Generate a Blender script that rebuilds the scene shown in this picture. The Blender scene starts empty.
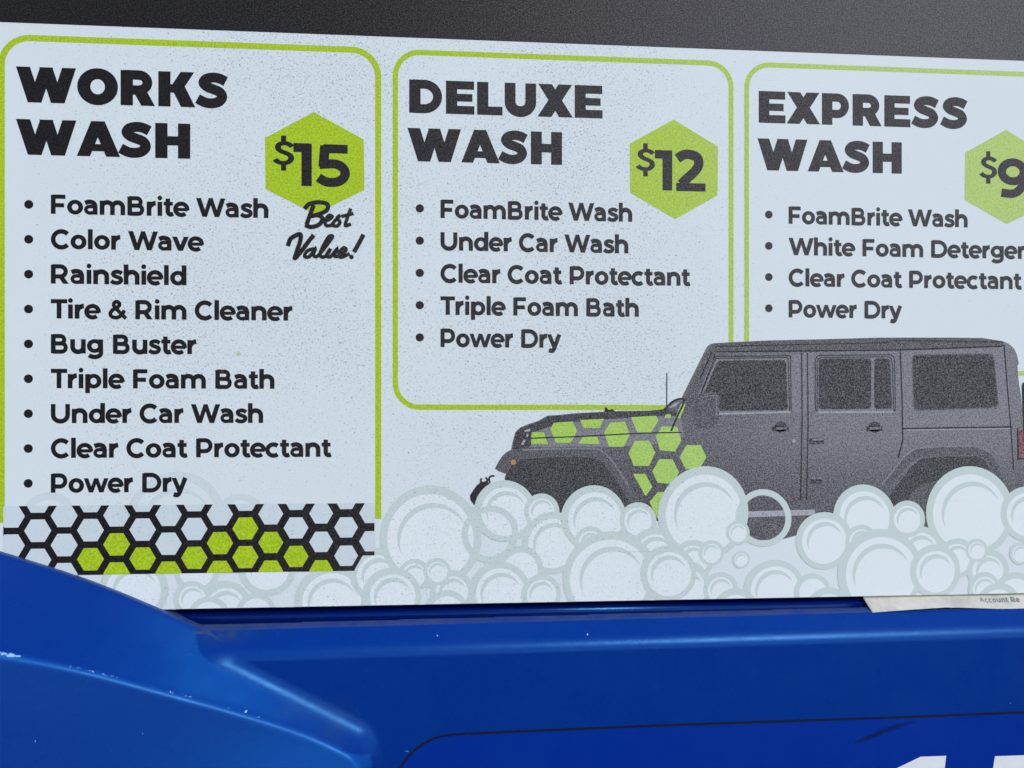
import bpy, math, random
import numpy as np
from mathutils import Vector

# ------------------------------------------------------------------ camera, sky, sun, exposure
SC = bpy.context.scene
COL = SC.collection
R = math.radians
FOC, PX, PY = 1000.0, 512.0, 417.0          # focal length in pixels, where the level line of sight falls
YAW = math.atan(1000.0 / 9912.0)            # the sign recedes slightly to the right
DIST, EYE = 0.60, 1.25
FWD = Vector((math.sin(YAW), math.cos(YAW), 0))
RGT = Vector((math.cos(YAW), -math.sin(YAW), 0))
CAMPOS = Vector((0, 0, EYE)) - DIST * FWD
cd = bpy.data.cameras.new('camera')
cam = bpy.data.objects.new('camera', cd); COL.objects.link(cam)
cam.location = CAMPOS
cam.rotation_euler = (R(90), 0, -YAW)
cd.sensor_width = 36.0
cd.lens = 36.0 * FOC / 1024.0
cd.shift_y = (PY - 384.0) / 1024.0
cd.clip_start, cd.clip_end = 0.01, 200.0
SC.camera = cam

SUN_AZ, SUN_EL = 24.0, 37.0                  # to the right of the sign's own normal; height
W = bpy.data.worlds.new('World'); SC.world = W; W.use_nodes = True
wn = W.node_tree.nodes; wl = W.node_tree.links
sky = wn.new('ShaderNodeTexSky'); sky.sky_type = 'NISHITA'; sky.sun_disc = False
sky.sun_elevation = R(SUN_EL); sky.sun_rotation = R(180 - SUN_AZ)
sky.air_density, sky.dust_density, sky.ozone_density = 1.0, 0.5, 2.0
wl.new(sky.outputs[0], wn['Background'].inputs[0]); wn['Background'].inputs[1].default_value = 0.15
sd = bpy.data.lights.new('sun', 'SUN'); sd.energy = 1.1; sd.angle = R(14); sd.color = (1.0, 0.98, 0.95)
sun = bpy.data.objects.new('sun', sd); COL.objects.link(sun)
to_sun = Vector((math.sin(R(SUN_AZ)) * math.cos(R(SUN_EL)), -math.cos(R(SUN_AZ)) * math.cos(R(SUN_EL)), math.sin(R(SUN_EL))))
sun.rotation_euler = to_sun.to_track_quat('Z', 'Y').to_euler()
sun.location = (1, -2, 3)
SC.view_settings.view_transform = 'Standard'; SC.view_settings.look = 'None'
SC.view_settings.exposure = 0.47; SC.view_settings.gamma = 1.0

# ------------------------------------------------------------------ helpers
def at(px, py, y=0.0):
    d = FWD + RGT * ((px - PX) / FOC) - Vector((0, 0, 1)) * ((py - PY) / FOC)
    return CAMPOS + d * ((y - CAMPOS.y) / d.y)
def P(px, py):                                # a point of the print, in metres on the sign's face
    v = at(px, py); return (v.x, v.z)
PXM = DIST / FOC                              # one pixel at the middle of the sign, in metres

class MB:
    def __init__(s): s.v = []; s.f = []
    def poly(s, pts, y):                      # flat polygon on the plane y, facing -Y
        a = sum(p[0] * q[1] - q[0] * p[1] for p, q in zip(pts, pts[1:] + pts[:1]))
        if a < 0: pts = pts[::-1]
        n = len(s.v); s.v += [(p[0], y, p[1]) for p in pts]; s.f.append(list(range(n, n + len(pts))))
    def ribbon(s, pts, w, y, closed=False, clip=None, step=0.0):
        L, Rr = offset(pts, w, closed)
        m = len(pts)
        for i in range(m if closed else m - 1):
            j = (i + 1) % m
            q = [L[i], L[j], Rr[j], Rr[i]]
            if clip: q = clip(q)
            if len(q) > 2: s.poly(q, y - i * step)
    def build(s, name, mat, parent=None, smooth=False, merge=False):
        me = bpy.data.meshes.new(name); me.from_pydata(s.v, [], s.f)
        me.materials.append(mat)
        if smooth: me.polygons.foreach_set('use_smooth', [True] * len(me.polygons))
        me.update()
        o = bpy.data.objects.new(name, me); COL.objects.link(o)
        if parent is not None:
            o.parent = parent
            o.matrix_parent_inverse = parent_world(parent).inverted()
        return o
from mathutils import Matrix
def parent_world(o):
    m = Matrix.Translation(o.location)
    return m if o.parent is None else parent_world(o.parent) @ o.matrix_parent_inverse @ m

def offset(pts, w, closed=False):
    n = len(pts); L = []; Rr = []; h = w / 2
    for i in range(n):
        a = pts[i - 1] if (i > 0 or closed) else None
        b = pts[(i + 1) % n] if (i < n - 1 or closed) else None
        p = pts[i]; ds = []
        for u, v in ((a, p), (p, b)):
            if u is None or v is None: continue
            dx, dz = v[0] - u[0], v[1] - u[1]; l = math.hypot(dx, dz)
            if l > 1e-9: ds.append((dx / l, dz / l))
        if not ds: ds = [(1, 0)]
        nx = -sum(d[1] for d in ds); nz = sum(d[0] for d in ds); l = math.hypot(nx, nz) or 1
        nx /= l; nz /= l
        c = max(0.45, nx * -ds[0][1] + nz * ds[0][0])
        L.append((p[0] + nx * h / c, p[1] + nz * h / c)); Rr.append((p[0] - nx * h / c, p[1] - nz * h / c))
    return L, Rr
def arc(cx, cy, rx, ry, a0, a1, n=20):
    return [(cx + rx * math.cos(R(a0 + (a1 - a0) * i / n)), cy + ry * math.sin(R(a0 + (a1 - a0) * i / n))) for i in range(n + 1)]
def spline(p, n=6, closed=False):
    out = []; m = len(p)
    for i in range(m if closed else m - 1):
        if closed: a, b, c, d = p[i - 1], p[i], p[(i + 1) % m], p[(i + 2) % m]
        else: a, b, c, d = p[max(i - 1, 0)], p[i], p[i + 1], p[min(i + 2, m - 1)]
        for k in range(n):
            t = k / n
            out.append(tuple(0.5 * (2 * b[j] + (c[j] - a[j]) * t + (2 * a[j] - 5 * b[j] + 4 * c[j] - d[j]) * t * t + (3 * b[j] - a[j] - 3 * c[j] + d[j]) * t ** 3) for j in (0, 1)))
    if not closed: out.append(tuple(p[-1]))
    return out
def halfplane(pts, nx, nz, c):                # keep nx*x + nz*z >= c
    out = []
    for p, q in zip(pts, pts[1:] + pts[:1]):
        a = nx * p[0] + nz * p[1] - c; b = nx * q[0] + nz * q[1] - c
        if a >= 0: out.append(p)
        if (a >= 0) != (b >= 0):
            t = a / (a - b); out.append((p[0] + (q[0] - p[0]) * t, p[1] + (q[1] - p[1]) * t))
    return out
def empty(name, loc, label=None, cat=None):
    o = bpy.data.objects.new(name, None); COL.objects.link(o); o.location = loc; o.empty_display_size = 0.05
    if label: o['label'] = label
    if cat: o['category'] = cat
    return o

# ------------------------------------------------------------------ materials
class N:
    """tiny node-building helper"""
    def __init__(s, name):
        s.m = bpy.data.materials.new(name); s.m.use_nodes = True
        s.t = s.m.node_tree; s.b = s.t.nodes['Principled BSDF']
        s.pos = s.t.nodes.new('ShaderNodeNewGeometry').outputs['Position']
    def lk(s, a, b): s.t.links.new(a, b)
    def val(s, sock, v):
        if hasattr(v, 'is_output'): s.lk(v, sock)
        else: sock.default_value = v
    def noise(s, scale, detail=2.0, rough=0.5, dist=0.0, vec=None):
        n = s.t.nodes.new('ShaderNodeTexNoise'); n.inputs['Scale'].default_value = scale
        n.inputs['Detail'].default_value = detail; n.inputs['Roughness'].default_value = rough; n.inputs['Distortion'].default_value = dist
        s.lk(vec if vec is not None else s.pos, n.inputs['Vector']); return n.outputs['Fac']
    def math(s, op, a, b=0.0, clamp=False):
        n = s.t.nodes.new('ShaderNodeMath'); n.operation = op; n.use_clamp = clamp
        s.val(n.inputs[0], a); s.val(n.inputs[1], b); return n.outputs[0]
    def ramp(s, v, lo, hi, a=0.0, b=1.0):
        n = s.t.nodes.new('ShaderNodeMapRange'); n.interpolation_type = 'SMOOTHSTEP'
        s.val(n.inputs[0], v); n.inputs[1].default_value = lo; n.inputs[2].default_value = hi
        n.inputs[3].default_value = a; n.inputs[4].default_value = b; return n.outputs[0]
    def mix(s, f, a, b):
        n = s.t.nodes.new('ShaderNodeMix'); n.data_type = 'RGBA'
        s.val(n.inputs[0], f)
        for k, c in ((6, a), (7, b)):
            if hasattr(c, 'is_output'): s.lk(c, n.inputs[k])
            else: n.inputs[k].default_value = (*c, 1.0)
        return n.outputs[2]
    def axis(s, k):
        n = s.t.nodes.new('ShaderNodeSeparateXYZ'); s.lk(s.pos, n.inputs[0]); return n.outputs[k]
    def scaled(s, v):
        n = s.t.nodes.new('ShaderNodeVectorMath'); n.operation = 'MULTIPLY'; s.lk(s.pos, n.inputs[0]); n.inputs[1].default_value = v; return n.outputs[0]
    def bump(s, h, strength, dist):
        n = s.t.nodes.new('ShaderNodeBump'); n.inputs['Strength'].default_value = strength; n.inputs['Distance'].default_value = dist
        s.lk(h, n.inputs['Height']); s.lk(n.outputs[0], s.b.inputs['Normal'])
    def attr(s, name):
        n = s.t.nodes.new('ShaderNodeAttribute'); n.attribute_name = name; return n.outputs['Fac']
    def out(s, col, rough, spec=0.5):
        s.val(s.b.inputs['Base Color'], col if hasattr(col, 'is_output') else (*col, 1.0))
        s.val(s.b.inputs['Roughness'], rough); s.val(s.b.inputs['Specular IOR Level'], spec)
        return s.m

def pits(n):
    """where the weathered print is pitted: fine flecks, thicker in some areas of the sheet than others"""
    x, z = n.axis(0), n.axis(2)
    area = n.noise(7.0, 3.0, 0.6)
    left = n.ramp(x, -0.30, -0.22, 0.25, 1.0)
    right = n.ramp(x, 0.06, 0.22, 1.0, 0.30)
    low = n.ramp(z, EYE - 0.05, EYE + 0.03, 0.72, 1.0)
    dens = n.math('MULTIPLY', n.math('MULTIPLY', left, right), n.math('MULTIPLY', low, n.ramp(area, 0.30, 0.62, 0.62, 1.0)))
    fl = n.noise(1.0, 2.0, 0.65, 0.7, n.scaled((880.0, 880.0, 1050.0)))
    thr = n.math('SUBTRACT', 0.735, n.math('MULTIPLY', dens, 0.175))
    d = n.math('SUBTRACT', fl, thr)
    return n.math('MULTIPLY', n.ramp(d, 0.0, 0.08), 0.60), dens, fl

def print_white(name, col, amount=1.0):
    n = N(name); p, dens, fl = pits(n)
    c = n.mix(n.noise(5.0, 4.0, 0.6), tuple(v * 0.965 for v in col), tuple(min(1, v * 1.02) for v in col))
    fine = n.noise(1100.0, 2.0, 0.6)
    c = n.mix(n.math('MULTIPLY', n.ramp(fine, 0.40, 0.72), n.math('MULTIPLY', dens, 0.34 * amount)), c, tuple(v * 0.62 for v in col))
    c = n.mix(n.math('MULTIPLY', p, amount), c, (0.15, 0.155, 0.17))
    # hairline scratches across the sheet
    sc = n.noise(1.0, 1.0, 0.4, 0.0, n.scaled((9.0, 9.0, 900.0)))
    c = n.mix(n.math('MULTIPLY', n.ramp(sc, 0.76, 0.80), 0.25), c, (0.35, 0.36, 0.37))
    n.bump(fl, 0.12, 0.0004)
    return n.out(c, 0.45, 0.25)
def print_green(name, col, dk):
    n = N(name); p, dens, fl = pits(n)
    g = n.noise(900.0, 3.0, 0.75)
    c = n.mix(n.ramp(g, 0.36, 0.66), tuple(v * 1.08 for v in col), tuple(v * dk for v in col))
    c = n.mix(n.math('MULTIPLY', n.ramp(n.noise(1150.0, 2.0, 0.6, 0.5), 0.60, 0.70), 0.45), c, (0.13, 0.17, 0.02))
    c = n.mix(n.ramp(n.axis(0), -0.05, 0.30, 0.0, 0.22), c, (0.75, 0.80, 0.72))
    n.bump(fl, 0.12, 0.0004)
    return n.out(c, 0.5, 0.2)
def print_dark(name, col, grain=0.35, glare=0.05, spec=0.10, toned=False, b0=-0.22):
    """black and grey inks: the worn ink is broken by pale grains, and more bleached towards the sheet's right end"""
    n = N(name); p, dens, fl = pits(n)
    gl = n.ramp(n.axis(0), b0, 0.32, 0.0, glare)  # reflected glare put into the ink colour, rising to the right
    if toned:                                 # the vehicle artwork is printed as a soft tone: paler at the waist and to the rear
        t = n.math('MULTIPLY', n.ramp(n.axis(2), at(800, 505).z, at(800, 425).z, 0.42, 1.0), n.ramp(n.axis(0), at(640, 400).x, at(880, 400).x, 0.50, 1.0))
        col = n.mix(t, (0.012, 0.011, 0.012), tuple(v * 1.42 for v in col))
    c = n.mix(gl, col, (0.53, 0.48, 0.49))
    g = n.noise(1200.0, 3.0, 0.8)
    amt = n.math('MULTIPLY', n.ramp(n.axis(0), -0.26, 0.12, 0.30, 1.0), grain)
    c = n.mix(n.math('MULTIPLY', n.ramp(g, 0.44, 0.64), amt), c, (0.45, 0.41, 0.41))
    c = n.mix(n.math('MULTIPLY', n.ramp(g, 0.50, 0.36), 0.60), c, (0.008, 0.008, 0.010))
    n.bump(fl, 0.15, 0.0004)
    return n.out(c, 0.5, spec)

M = {}
M['white'] = print_white('white_print', (0.725, 0.755, 0.738))
M['foam'] = print_white('foam_white_print', (0.79, 0.815, 0.785), 1.0)
M['foam_ring'] = print_white('foam_grey_print', (0.60, 0.655, 0.605), 1.0)
M['foam_faint'] = print_white('faint_foam_print', (0.645, 0.685, 0.665), 0.8)
M['cell_pale'] = print_white('pale_cell_print', (0.635, 0.68, 0.67), 1.0)
M['green'] = print_green('lime_print', (0.45, 0.60, 0.012), 0.70)
M['green_soft'] = print_green('soft_lime_print', (0.42, 0.62, 0.085), 0.74)
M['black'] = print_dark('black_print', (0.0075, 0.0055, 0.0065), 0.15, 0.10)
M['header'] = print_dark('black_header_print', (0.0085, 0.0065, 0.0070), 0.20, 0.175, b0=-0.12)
def grey(name, v, g=0.38, toned=False):
    return print_dark(name, (v * 1.0, v * 0.96, v * 1.01), g, 0.03, toned=toned)
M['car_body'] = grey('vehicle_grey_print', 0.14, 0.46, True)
M['car_light'] = grey('vehicle_light_grey_print', 0.22, 0.42)
M['car_mid'] = grey('vehicle_mid_grey_print', 0.085, 0.42)
M['car_dark'] = grey('vehicle_dark_print', 0.030, 0.36)
M['car_line'] = grey('vehicle_line_print', 0.015, 0.15)
M['car_pale'] = grey('vehicle_pale_print', 0.44, 0.2)
M['orange'] = print_white('orange_lamp_print', (0.55, 0.24, 0.06), 0.6)
M['red'] = print_dark('red_lamp_print', (0.24, 0.04, 0.05), 0.45, 0.05)

M['stain_yellow'] = print_white('yellow_stain', (0.62, 0.60, 0.40), 1.0)
M['stain_red'] = print_dark('rust_stain', (0.16, 0.035, 0.02), 0.2, 0.0)
def blue_plastic(name, col, rough=0.30, dusty=True, gloss_noise=0.12):
    n = N(name)
    c = n.mix(n.noise(9.0, 4.0, 0.6), tuple(v * 0.95 for v in col), tuple(v * 1.05 for v in col))
    c = n.mix(n.math('MULTIPLY', n.ramp(n.noise(420.0, 3.0, 0.7), 0.60, 0.76), 0.10), c, (0.06, 0.16, 0.40))
    if dusty:
        g = n.t.nodes.new('ShaderNodeNewGeometry')
        sx = n.t.nodes.new('ShaderNodeSeparateXYZ'); n.lk(g.outputs['Normal'], sx.inputs[0])
        d = n.math('MULTIPLY', n.ramp(sx.outputs[2], 0.72, 0.95), n.ramp(n.noise(60.0, 5.0, 0.7), 0.30, 0.68, 0.35, 0.75))
        c = n.mix(d, c, (0.085, 0.105, 0.16))
        gr = n.math('MULTIPLY', n.attr('grime'), n.ramp(n.noise(180.0, 5.0, 0.75), 0.30, 0.66, 0.25, 1.1))
        c = n.mix(gr, c, (0.028, 0.055, 0.115))
        c = n.mix(n.attr('fade'), c, (0.006, 0.115, 0.44))  # lighter blue: painted sheen, and wear along the ridge
        # paint-white chips bitten out of the worn ridge
        cn = n.noise(1.0, 4.0, 0.7, 0.8, n.scaled((260.0, 260.0, 420.0)))
        c = n.mix(n.math('MULTIPLY', n.ramp(n.math('ADD', n.math('MULTIPLY', cn, 0.55), n.math('MULTIPLY', n.attr('chip'), 0.5)), 0.58, 0.64), 0.85), c, (0.40, 0.60, 0.85))
    fine = n.noise(1500.0, 2.0, 0.6)
    mid = n.noise(160.0, 4.0, 0.6)
    n.bump(n.math('ADD', n.math('MULTIPLY', fine, 0.5), mid), 0.17, 0.0004)
    r = n.ramp(n.noise(28.0, 4.0, 0.65), 0.25, 0.75, rough - gloss_noise / 2, rough + gloss_noise / 2)
    n.b.inputs['Specular Tint'].default_value = (0.14, 0.52, 1.0, 1.0)
    return n.out(c, r, 0.48)
BLUE = (0.0006, 0.027, 0.215)
M['blue'] = blue_plastic('weathered_blue_plastic', BLUE)
M['blue_door'] = blue_plastic('blue_door_plastic', (0.0003, 0.021, 0.245), 0.36, False)
M['blue_rail'] = blue_plastic('glossy_blue_rail', (0.0005, 0.006, 0.10), 0.22, False, 0.04)
M['gasket'] = N('dark_gap').out((0.002, 0.006, 0.022), 0.7, 0.2)
M['blue_back'] = blue_plastic('dark_blue_back', (0.003, 0.02, 0.15), 0.5, False)
n_ = N('white_vinyl'); M['vinyl'] = n_.out(n_.mix(n_.noise(120.0, 4.0, 0.6), (0.70, 0.70, 0.69), (0.80, 0.80, 0.79)), 0.45)
n_ = N('aged_paper'); n_.bump(n_.noise(300.0, 4.0), 0.2, 0.0004)
M['paper'] = n_.out(n_.mix(n_.ramp(n_.noise(70.0, 5.0, 0.7), 0.35, 0.75), (0.65, 0.595, 0.49), (0.45, 0.42, 0.35)), 0.7)
M['paper_ink'] = N('grey_paper_ink').out((0.22, 0.22, 0.22), 0.7)

# ------------------------------------------------------------------ lettering: glyphs drawn as strokes (cap height 1)
def st(p, w): return ('r', p, w)
def ln(x0, y0, x1, y1, w): return ('r', [(x0, y0), (x1, y1)], w)
def sl(x0, y0, x1, y1, w): return ('s', x0, y0, x1, y1, w)
def heavier(prims, k):
    out = []
    for p in prims:
        if p[0] == 'r': out.append(('r', p[1], p[2] * k))
        elif p[0] == 's':
            w = p[5] * (1 + (k - 1) * 0.8); out.append(('p', [(p[1] - w / 2, p[2]), (p[1] + w / 2, p[2]), (p[3] + w / 2, p[4]), (p[3] - w / 2, p[4])]))
        elif p[0] == 'o': out.append(('o', p[1], p[2], p[3], p[4], p[3] - (p[3] - p[5]) * k, p[4] - (p[4] - p[6]) * k))
        else: out.append(p)
    return out
def ring(cx, cy, RX, RY, rx, ry): return ('o', cx, cy, RX, RY, rx, ry)
def dot(cx, cy, r): return ('p', arc(cx, cy, r, r, 0, 345, 23))
S, H = 0.205, 0.175
WT = 1.22                                     # weight of the list lettering
def stem(x, y0, y1, w=S): return ln(x, y0, x, y1, w)
def roundo(cx): return ring(cx, .375, .42, .39, .42 - S, .39 - H)
S_LOW = spline([(.64, .575), (.52, .65), (.37, .675), (.21, .62), (.185, .515), (.28, .435), (.42, .385), (.57, .315), (.60, .2), (.5, .105), (.36, .08), (.2, .105), (.08, .185)])
G = {
 'F': (.95, [stem(.22, 0, 1), ln(.2, .91, .86, .91, .18), ln(.2, .46, .79, .46, .18)]),
 'B': (1.10, [stem(.22, 0, 1), st([(.2, .91), (.6, .91)] + arc(.6, .715, .2, .195, 90, -90, 14) + [(.2, .52)], .18), st([(.2, .52), (.66, .52)] + arc(.66, .305, .22, .215, 90, -90, 14) + [(.2, .09)], .18)]),
 'W': (1.58, [sl(.13, 1, .47, 0, .225), sl(.80, 1, .47, 0, .20), sl(.78, 1, 1.12, 0, .20), sl(1.45, 1, 1.12, 0, .225)]),
 'C': (1.05, [st(arc(.57, .5, .43, .42, 42, 318, 30), .195)]),
 'R': (1.10, [stem(.22, 0, 1), st([(.2, .91), (.58, .91)] + arc(.58, .645, .28, .265, 90, -90, 16) + [(.2, .38)], .185), sl(.60, .40, .87, 0, .25)]),
 'P': (1.05, [stem(.22, 0, 1), st([(.2, .91), (.58, .91)] + arc(.58, .62, .29, .29, 90, -90, 16) + [(.2, .33)], .185)]),
 'D': (1.20, [stem(.22, 0, 1), st([(.2, .91), (.58, .91)] + arc(.58, .5, .45, .41, 90, -90, 20) + [(.2, .09)], .19)]),
 'T': (.88, [ln(.01, .91, .87, .91, .18), stem(.44, 0, .95)]),
 'U': (1.16, [st([(.20, 1), (.20, .43)] + arc(.58, .43, .38, .34, 180, 360, 18) + [(.96, 1)], .2)]),
 'A': (1.12, [sl(.56, 1, .13, 0, .23), sl(.56, 1, .99, 0, .23), ln(.28, .29, .84, .29, .17)]),
 '&': (1.02, [st(spline([(.97, .03), (.66, .34), (.38, .64), (.32, .78), (.41, .905), (.54, .905), (.63, .79), (.56, .66), (.26, .47), (.14, .27), (.24, .12), (.44, .075), (.64, .14), (.80, .30), (.88, .47)]), .165)]),
 'o': (.92, [roundo(.46)]),
 'a': (.86, [st(spline([(.11, .60), (.25, .66), (.40, .67), (.58, .60), (.645, .44)], 5) + [(.645, 0)], .2), st([(.62, .425), (.38, .425)] + arc(.36, .255, .21, .17, 90, 270, 14) + spline([(.40, .085), (.54, .115), (.62, .20)], 4), .155)]),
 'm': (1.48, [stem(.19, 0, .75), st(arc(.465, .41, .275, .255, 175, 0, 14) + [(.74, 0)], .2), st(arc(1.015, .41, .275, .255, 180, 0, 14) + [(1.29, 0)], .2)]),
 'n': (.96, [stem(.19, 0, .75), st(arc(.48, .41, .29, .255, 175, 0, 14) + [(.77, 0)], .205)]),
 'h': (.96, [stem(.19, 0, 1.06), st(arc(.48, .41, .29, .255, 175, 0, 14) + [(.77, 0)], .205)]),
 'r': (.61, [stem(.19, 0, .75), st(arc(.56, .31, .37, .36, 165, 92, 10), .205)]),
 'i': (.40, [stem(.2, 0, .75), dot(.2, .955, .125)]),
 'l': (.40, [stem(.2, 0, 1.06)]),
 't': (.60, [st([(.27, .93), (.27, .26)] + arc(.43, .26, .16, .17, 180, 285, 10) + [(.56, .13)], .2), ln(.05, .66, .54, .66, .165)]),
 'e': (.88, [st(arc(.44, .375, .325, .30, -8, 312, 30), .185), ln(.2, .365, .80, .365, .14)]),
 'c': (.80, [st(arc(.45, .375, .33, .30, 48, 312, 24), .195)]),
 's': (.72, [st(S_LOW, .175)]),
 'd': (.97, [roundo(.46), stem(.78, 0, 1.06)]),
 'p': (.97, [roundo(.51), stem(.19, -.26, .75)]),
 'g': (.98, [ring(.46, .40, .42, .365, .42 - S, .365 - H), st([(.785, .75), (.785, .08)] + arc(.45, .02, .335, .20, 0, -150, 16), .195)]),
 'u': (.95, [st([(.19, .75), (.19, .34)] + arc(.475, .34, .285, .255, 180, 360, 14), .205), stem(.76, 0, .75)]),
 'v': (.85, [sl(.11, .75, .425, 0, .225), sl(.74, .75, .425, 0, .225)]),
 'w': (1.32, [sl(.11, .75, .385, 0, .205), sl(.66, .75, .385, 0, .19), sl(.66, .75, .935, 0, .19), sl(1.21, .75, .935, 0, .205)]),
 'y': (.85, [sl(.11, .75, .44, 0, .225), st([(.745, .75), (.44, .0)] + spline([(.44, .0), (.37, -.12), (.26, -.17), (.10, -.125)], 4)[1:], .205)]),
 ' ': (.44, []),
 '1': (.60, [('p', [(.02, 1), (.50, 1), (.50, 0), (.23, 0), (.23, .79), (.02, .79)])]),
 '5': (.80, [ln(.17, .895, .72, .895, .21), ln(.21, .97, .17, .47, .22), st([(.08, .52), (.36, .545)] + arc(.38, .325, .285, .22, 90, -95, 16) + spline([(.36, .105), (.22, .12), (.06, .215)], 4)[1:], .215)]),
 '2': (.78, [st(spline([(.07, .79), (.22, .885), (.38, .90), (.56, .83), (.60, .66), (.50, .49), (.34, .34), (.16, .17)], 5), .235), ln(.04, .10, .77, .10, .20)]),
 '9': (.80, [ring(.39, .665, .385, .345, .17, .14), st([(.665, .64)] + spline([(.665, .6), (.655, .40), (.56, .21), (.38, .105), (.10, .125)], 5), .215)]),
 '$': (.62, [st([(x * .86 + .0, z * 1.33 + .0) for x, z in S_LOW], .165), ln(.31, .93, .31, 1.2, .14), ln(.31, -.2, .31, .08, .14)]),
}
BLK = {
 'W': (1.64, [sl(.20, 1, .52, 0, .38), sl(.84, 1, .52, 0, .36), sl(.82, 1, 1.14, 0, .36), sl(1.45, 1, 1.14, 0, .38)]),
 'O': (1.15, [ring(.57, .5, .56, .525, .20, .215)]),
 'R': (1.02, [stem(.20, 0, 1, .34), st([(.15, .87), (.53, .87)] + arc(.53, .655, .24, .215, 90, -90, 14) + [(.15, .44)], .27), sl(.56, .42, .79, 0, .38)]),
 'K': (1.06, [stem(.20, 0, 1, .34), sl(.46, .40, .84, 1, .38), sl(.54, .64, .86, 0, .40)]),
 'S': (.94, [st(spline([(.83, .765), (.66, .845), (.48, .87), (.29, .825), (.21, .71), (.31, .60), (.48, .535), (.66, .455), (.73, .31), (.63, .18), (.45, .13), (.25, .15), (.04, .25)]), .285)]),
 'A': (1.12, [sl(.56, 1, .17, 0, .36), sl(.56, 1, .98, 0, .38), ln(.28, .25, .88, .25, .20)]),
 'H': (1.03, [stem(.20, 0, 1, .34), stem(.83, 0, 1, .34), ln(.3, .5, .75, .5, .26)]),
 'D': (1.08, [stem(.20, 0, 1, .34), st([(.15, .87), (.48, .87)] + arc(.48, .5, .40, .37, 90, -90, 20) + [(.15, .13)], .27)]),
 'E': (.92, [stem(.20, 0, 1, .34), ln(.15, .875, .88, .875, .25), ln(.15, .5, .83, .5, .23), ln(.15, .125, .89, .125, .25)]),
 'L': (.81, [stem(.20, 0, 1, .34), ln(.15, .13, .80, .13, .26)]),
 'U': (1.03, [st([(.20, 1), (.20, .42)] + arc(.515, .42, .315, .29, 180, 360, 18) + [(.83, 1)], .33)]),
 'X': (1.08, [sl(.22, 1, .86, 0, .42), sl(.84, 1, .20, 0, .42)]),
 'P': (.98, [stem(.20, 0, 1, .34), st([(.15, .87), (.53, .87)] + arc(.53, .61, .25, .26, 90, -90, 14) + [(.15, .35)], .26)]),
}
G = {k: (a, heavier(p, 1.0 if k in '1529$' else WT)) for k, (a, p) in G.items()}
BLK = {k: (a, heavier(p, 1.0)) for k, (a, p) in BLK.items()}
def glyph_extent(prims):
    xs = []
    for p in prims:
        if p[0] == 'r':
            L, Rr = offset(p[1], p[2]); xs += [q[0] for q in L + Rr]
        elif p[0] == 'p': xs += [q[0] for q in p[1]]
        else: xs += [p[1] - p[3], p[1] + p[3]]
    return (min(xs), max(xs)) if xs else (0, 0)
def draw(mb, prims, fx, y, step=1.6e-5):
    for i, p in enumerate(prims):
        yy = y - i * step
        if p[0] == 'r':
            L, Rr = offset(p[1], p[2])
            for k in range(len(L) - 1): mb.poly([fx(L[k]), fx(L[k + 1]), fx(Rr[k + 1]), fx(Rr[k])], yy - k * 3e-7)
        elif p[0] == 'p': mb.poly([fx(q) for q in p[1]], yy)
        else:
            _, cx, cy, RX, RY, rx, ry = p
            a = arc(cx, cy, RX, RY, 0, 360, 36); b = arc(cx, cy, rx, ry, 0, 360, 36)
            for k in range(36): mb.poly([fx(a[k]), fx(a[k + 1]), fx(b[k + 1]), fx(b[k])], yy)
def text(mb, s, x0px, x1px, ypx, cap, y, font=G, track=0.0, xs=None):
    """a line of lettering on the sign from x0px to x1px, standing on ypx, cap height in metres"""
    pen = 0; items = []; lo = None
    for i, ch in enumerate(s):
        adv, pr = font[ch]
        if pr:
            a, b = glyph_extent(pr)
            if lo is None: lo = pen + a
            hi = pen + b
        items.append((pen, pr)); pen += adv + track
    X0, Z0 = P(x0px, ypx)
    if xs is None: xs = (P(x1px, ypx)[0] - X0) / (hi - lo)
    for k, (px, pr) in enumerate(items):
        draw(mb, pr, lambda q: (X0 + (px + q[0] - lo) * xs, Z0 + q[1] * cap), y - (k % 2) * 2e-6)
    return xs

# ------------------------------------------------------------------ the printed sign
ZB = P(640, 600.5)[1]; ZHEAD = P(512, 41.5)[1]
XL, XR, ZT = P(-90, 417)[0], P(1135, 417)[0], P(512, -75)[1]
sign = empty('menu_sign', (0, 0, ZB), 'white car wash menu board with lime framed price lists and a grey vehicle picture', 'sign')
def box(x0, x1, y0, y1, z0, z1):
    m = MB()
    m.v = [(x, y, z) for x in (x0, x1) for y in (y0, y1) for z in (z0, z1)]
    m.f = [(0, 1, 3, 2), (4, 6, 7, 5), (0, 4, 5, 1), (2, 3, 7, 6), (0, 2, 6, 4), (1, 5, 7, 3)]
    return m
box(XL, XR, 0.0, 0.0012, ZB, ZT).build('board', M['white'], sign)
m = MB(); m.poly([(XL, ZHEAD), (XR, ZHEAD), (XR, ZT), (XL, ZT)], -5e-5)
m.build('header_band', M['header'], sign)

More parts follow.
